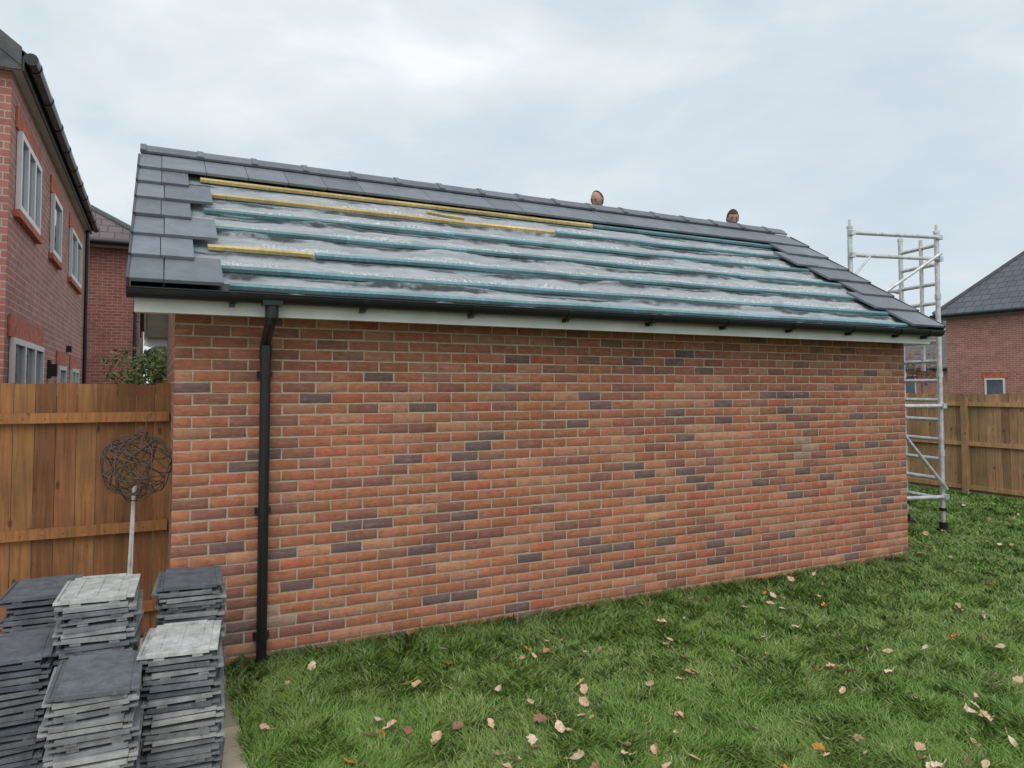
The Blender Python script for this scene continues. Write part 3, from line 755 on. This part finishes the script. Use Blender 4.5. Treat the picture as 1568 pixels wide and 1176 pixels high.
# ============================================================ TILE STACKS
M_stack=attrmat('reclaimed_tile',.7,.45,(13,13,13),.5,((.36,.37,.365),22,.60,.45),fine=90)
def stack(x0,y0,ztop,yaw,light=0,pal='mix'):
    TWd,TL=.335,.43
    e=MB(); cx,cy=x0+TWd/2,y0+TL/2
    thick=.021; z=.024
    rows=int((ztop-z)/.030)
    for i in range(rows):
        last=i==rows-1; flip=(i//2)%2
        rot=math.radians(yaw+random.gauss(0,2.0)+(180 if flip and not last else 0))
        M=Matrix.Translation((cx+random.gauss(0,.008),cy+random.gauss(0,.009),z))@Matrix.Rotation(rot,4,'Z')@Matrix.Rotation(random.gauss(0,.014),4,'X')@Matrix.Rotation(random.gauss(0,.014),4,'Y')
        t=random.uniform(.0,.15) if pal=='dark' else (random.uniform(.08,.70) if i>rows*.15 else .2)
        if last: t=light
        c=tuple((1-t)*a_+t*b_ for a_,b_ in zip((.090,.102,.122),(.52,.52,.50)))
        hx0,hx1,hy0,hy1=-TWd/2,TWd/2,-TL/2,TL/2
        e.box(hx0+.035,hx1-.035,hy0,hy1,.004,.004+thick,0,c,M)
        e.box(hx0,hx0+.0345,hy0+.012,hy1,.0,.013,0,c,M)
        e.box(hx1-.0345,hx1,hy0,hy1-.012,.013,.0255,0,c,M)
        e.box(hx0+.010,hx0+.016,hy0+.02,hy1-.01,.0135,.019,0,c,M)
        for u_ in (-.10,.06): e.box(u_,u_+.045,hy0+.006,hy0+.03,-.010,.0035,0,c,M)
        if last and light>.5:
            for u_ in (-.085,.0,.085): e.box(u_-.008,u_+.008,hy0+.04,hy1-.04,.0255,.0285,0,c,M)
            e.box(-.10,.10,hy1-.035,hy1-.012,.0255,.034,0,c,M)
        z+=.030
    return e.build('roof_tile_stack',[M_stack],bevel=.002)
stack(-.018,3.627,.66,-4,1.0)
stack(-.372,3.405,.63,-1,.10)
stack(-.394,3.90,.88,-2,.95)
stack(.034,4.30,.80,-4,.06)
stack(-.68,4.44,.78,-1,.08,pal='dark')
stack(-.735,3.84,.67,0,.08,pal='dark')

# ============================================================ WIRE BALL
wb=empty('wire_ball_garden_ornament',(-.10,5.29,0))
P=Matrix.Translation(-Vector(wb.location))
M_wire=simple('rusty_wire',(.11,.08,.07),.65,.2,.4,30,.1)
M_stake=simple('galvanised_stake',(.62,.62,.60),.5,.2,.2,20,.1)
cu=bpy.data.curves.new('wire_ball','CURVE'); cu.dimensions='3D'; cu.bevel_depth=.0036; cu.bevel_resolution=2
c0=Vector((-.10,5.29,1.33))
for k in range(19):
    ax=Vector([random.gauss(0,1) for _ in range(3)]).normalized(); a_=ax.orthogonal().normalized(); b_=ax.cross(a_)
    off=random.uniform(-.09,.09); rad=math.sqrt(.2**2-off**2); p1,p2=random.uniform(0,6),random.uniform(0,6)
    spn=cu.splines.new('POLY'); n=60; spn.points.add(n-1); spn.use_cyclic_u=True
    for i in range(n):
        t=2*math.pi*i/n; rr=rad*(1+.08*math.sin(3*t+p1)+.04*math.sin(7*t+p2))
        p=c0+a_*math.cos(t)*rr+b_*math.sin(t)*rr+ax*(off+.035*math.sin(2*t+p2)); spn.points[i].co=(*p,1)
cu.materials.append(M_wire)
o=bpy.data.objects.new('wire_ball',cu); COL.objects.link(o); o.parent=wb; o.matrix_parent_inverse=P
st=MB(); st.tube((-.155,5.28,.02),(-.115,5.29,1.15),.010,1,10); st.tube((-.115,5.29,1.13),(-.11,5.29,1.2),.014,1,10); st.tube((-.135,5.285,.55),(-.127,5.287,.68),.012,1,10)
st.tube((-.118,5.27,.5),(-.108,5.288,1.15),.005,1,8)
st.path([(-.10,5.29,1.52),(-.095,5.29,1.57),(-.07,5.29,1.58),(-.06,5.29,1.54)],.003,0,6)
st.path([(-.05,5.29,1.50),(-.05,5.29,1.62),(-.035,5.29,1.66),(-.02,5.29,1.67),(-.03,5.29,1.64),(-.05,5.29,1.62)],.003,0,6)
o=st.build('stake',[M_wire,M_stake]); o.parent=wb; o.matrix_parent_inverse=P

# ============================================================ WORLD + SUN + CAMERA
w=bpy.data.worlds.new("World"); scene.world=w; w.use_nodes=True; nt=w.node_tree; nt.nodes.clear()
out=N(nt,'ShaderNodeOutputWorld'); bg=N(nt,'ShaderNodeBackground'); nt.links.new(bg.outputs[0],out.inputs[0])
sky=N(nt,'ShaderNodeTexSky',sky_type='NISHITA'); sky.sun_disc=False
el=math.radians(48); az=math.radians(200)
sky.sun_elevation=el; sky.sun_rotation=az; sky.dust_density=3; sky.air_density=1
tc=N(nt,'ShaderNodeTexCoord'); mp=N(nt,'ShaderNodeMapping'); mp.inputs['Scale'].default_value=(1,1,2.4); mp.inputs['Location'].default_value=(.3,.1,.2)
nt.links.new(tc.outputs['Generated'],mp.inputs[0])
f=noise(nt,mp.outputs[0],2.3,8,.52,.15)
cl=ramp(nt,f,[(.32,(4.5,5.25,5.9)),(.46,(5.2,5.85,6.35)),(.58,(6.2,6.65,6.9)),(.70,(7.6,7.75,7.8))])
col=mix(nt,.93,sky.outputs[0],cl)
nt.links.new(col,bg.inputs[0]); bg.inputs[1].default_value=.135
sun=bpy.data.lights.new('sun','SUN'); sun.energy=1.15; sun.angle=math.radians(40); sun.color=(1,.96,.9)
so=bpy.data.objects.new('sun',sun); COL.objects.link(so)
dirv=Vector((math.sin(az)*math.cos(el),math.cos(az)*math.cos(el),math.sin(el)))
so.rotation_euler=dirv.to_track_quat('Z','Y').to_euler()

cam=bpy.data.cameras.new('camera'); co=bpy.data.objects.new('camera',cam); COL.objects.link(co)
cam.sensor_width=36; cam.lens=1100/1568*36; cam.clip_end=2000; cam.clip_start=.05
pitch=math.radians(2.4)
cam.shift_y=-(1100*math.tan(pitch)-4)/1568
co.location=(0,0,1.845)
view=Vector((CA*math.cos(pitch),SA*math.cos(pitch),math.sin(pitch)))
co.rotation_euler=view.to_track_quat('-Z','Y').to_euler()
scene.camera=co
scene.view_settings.view_transform='Standard'; scene.view_settings.look='None'; scene.view_settings.exposure=0
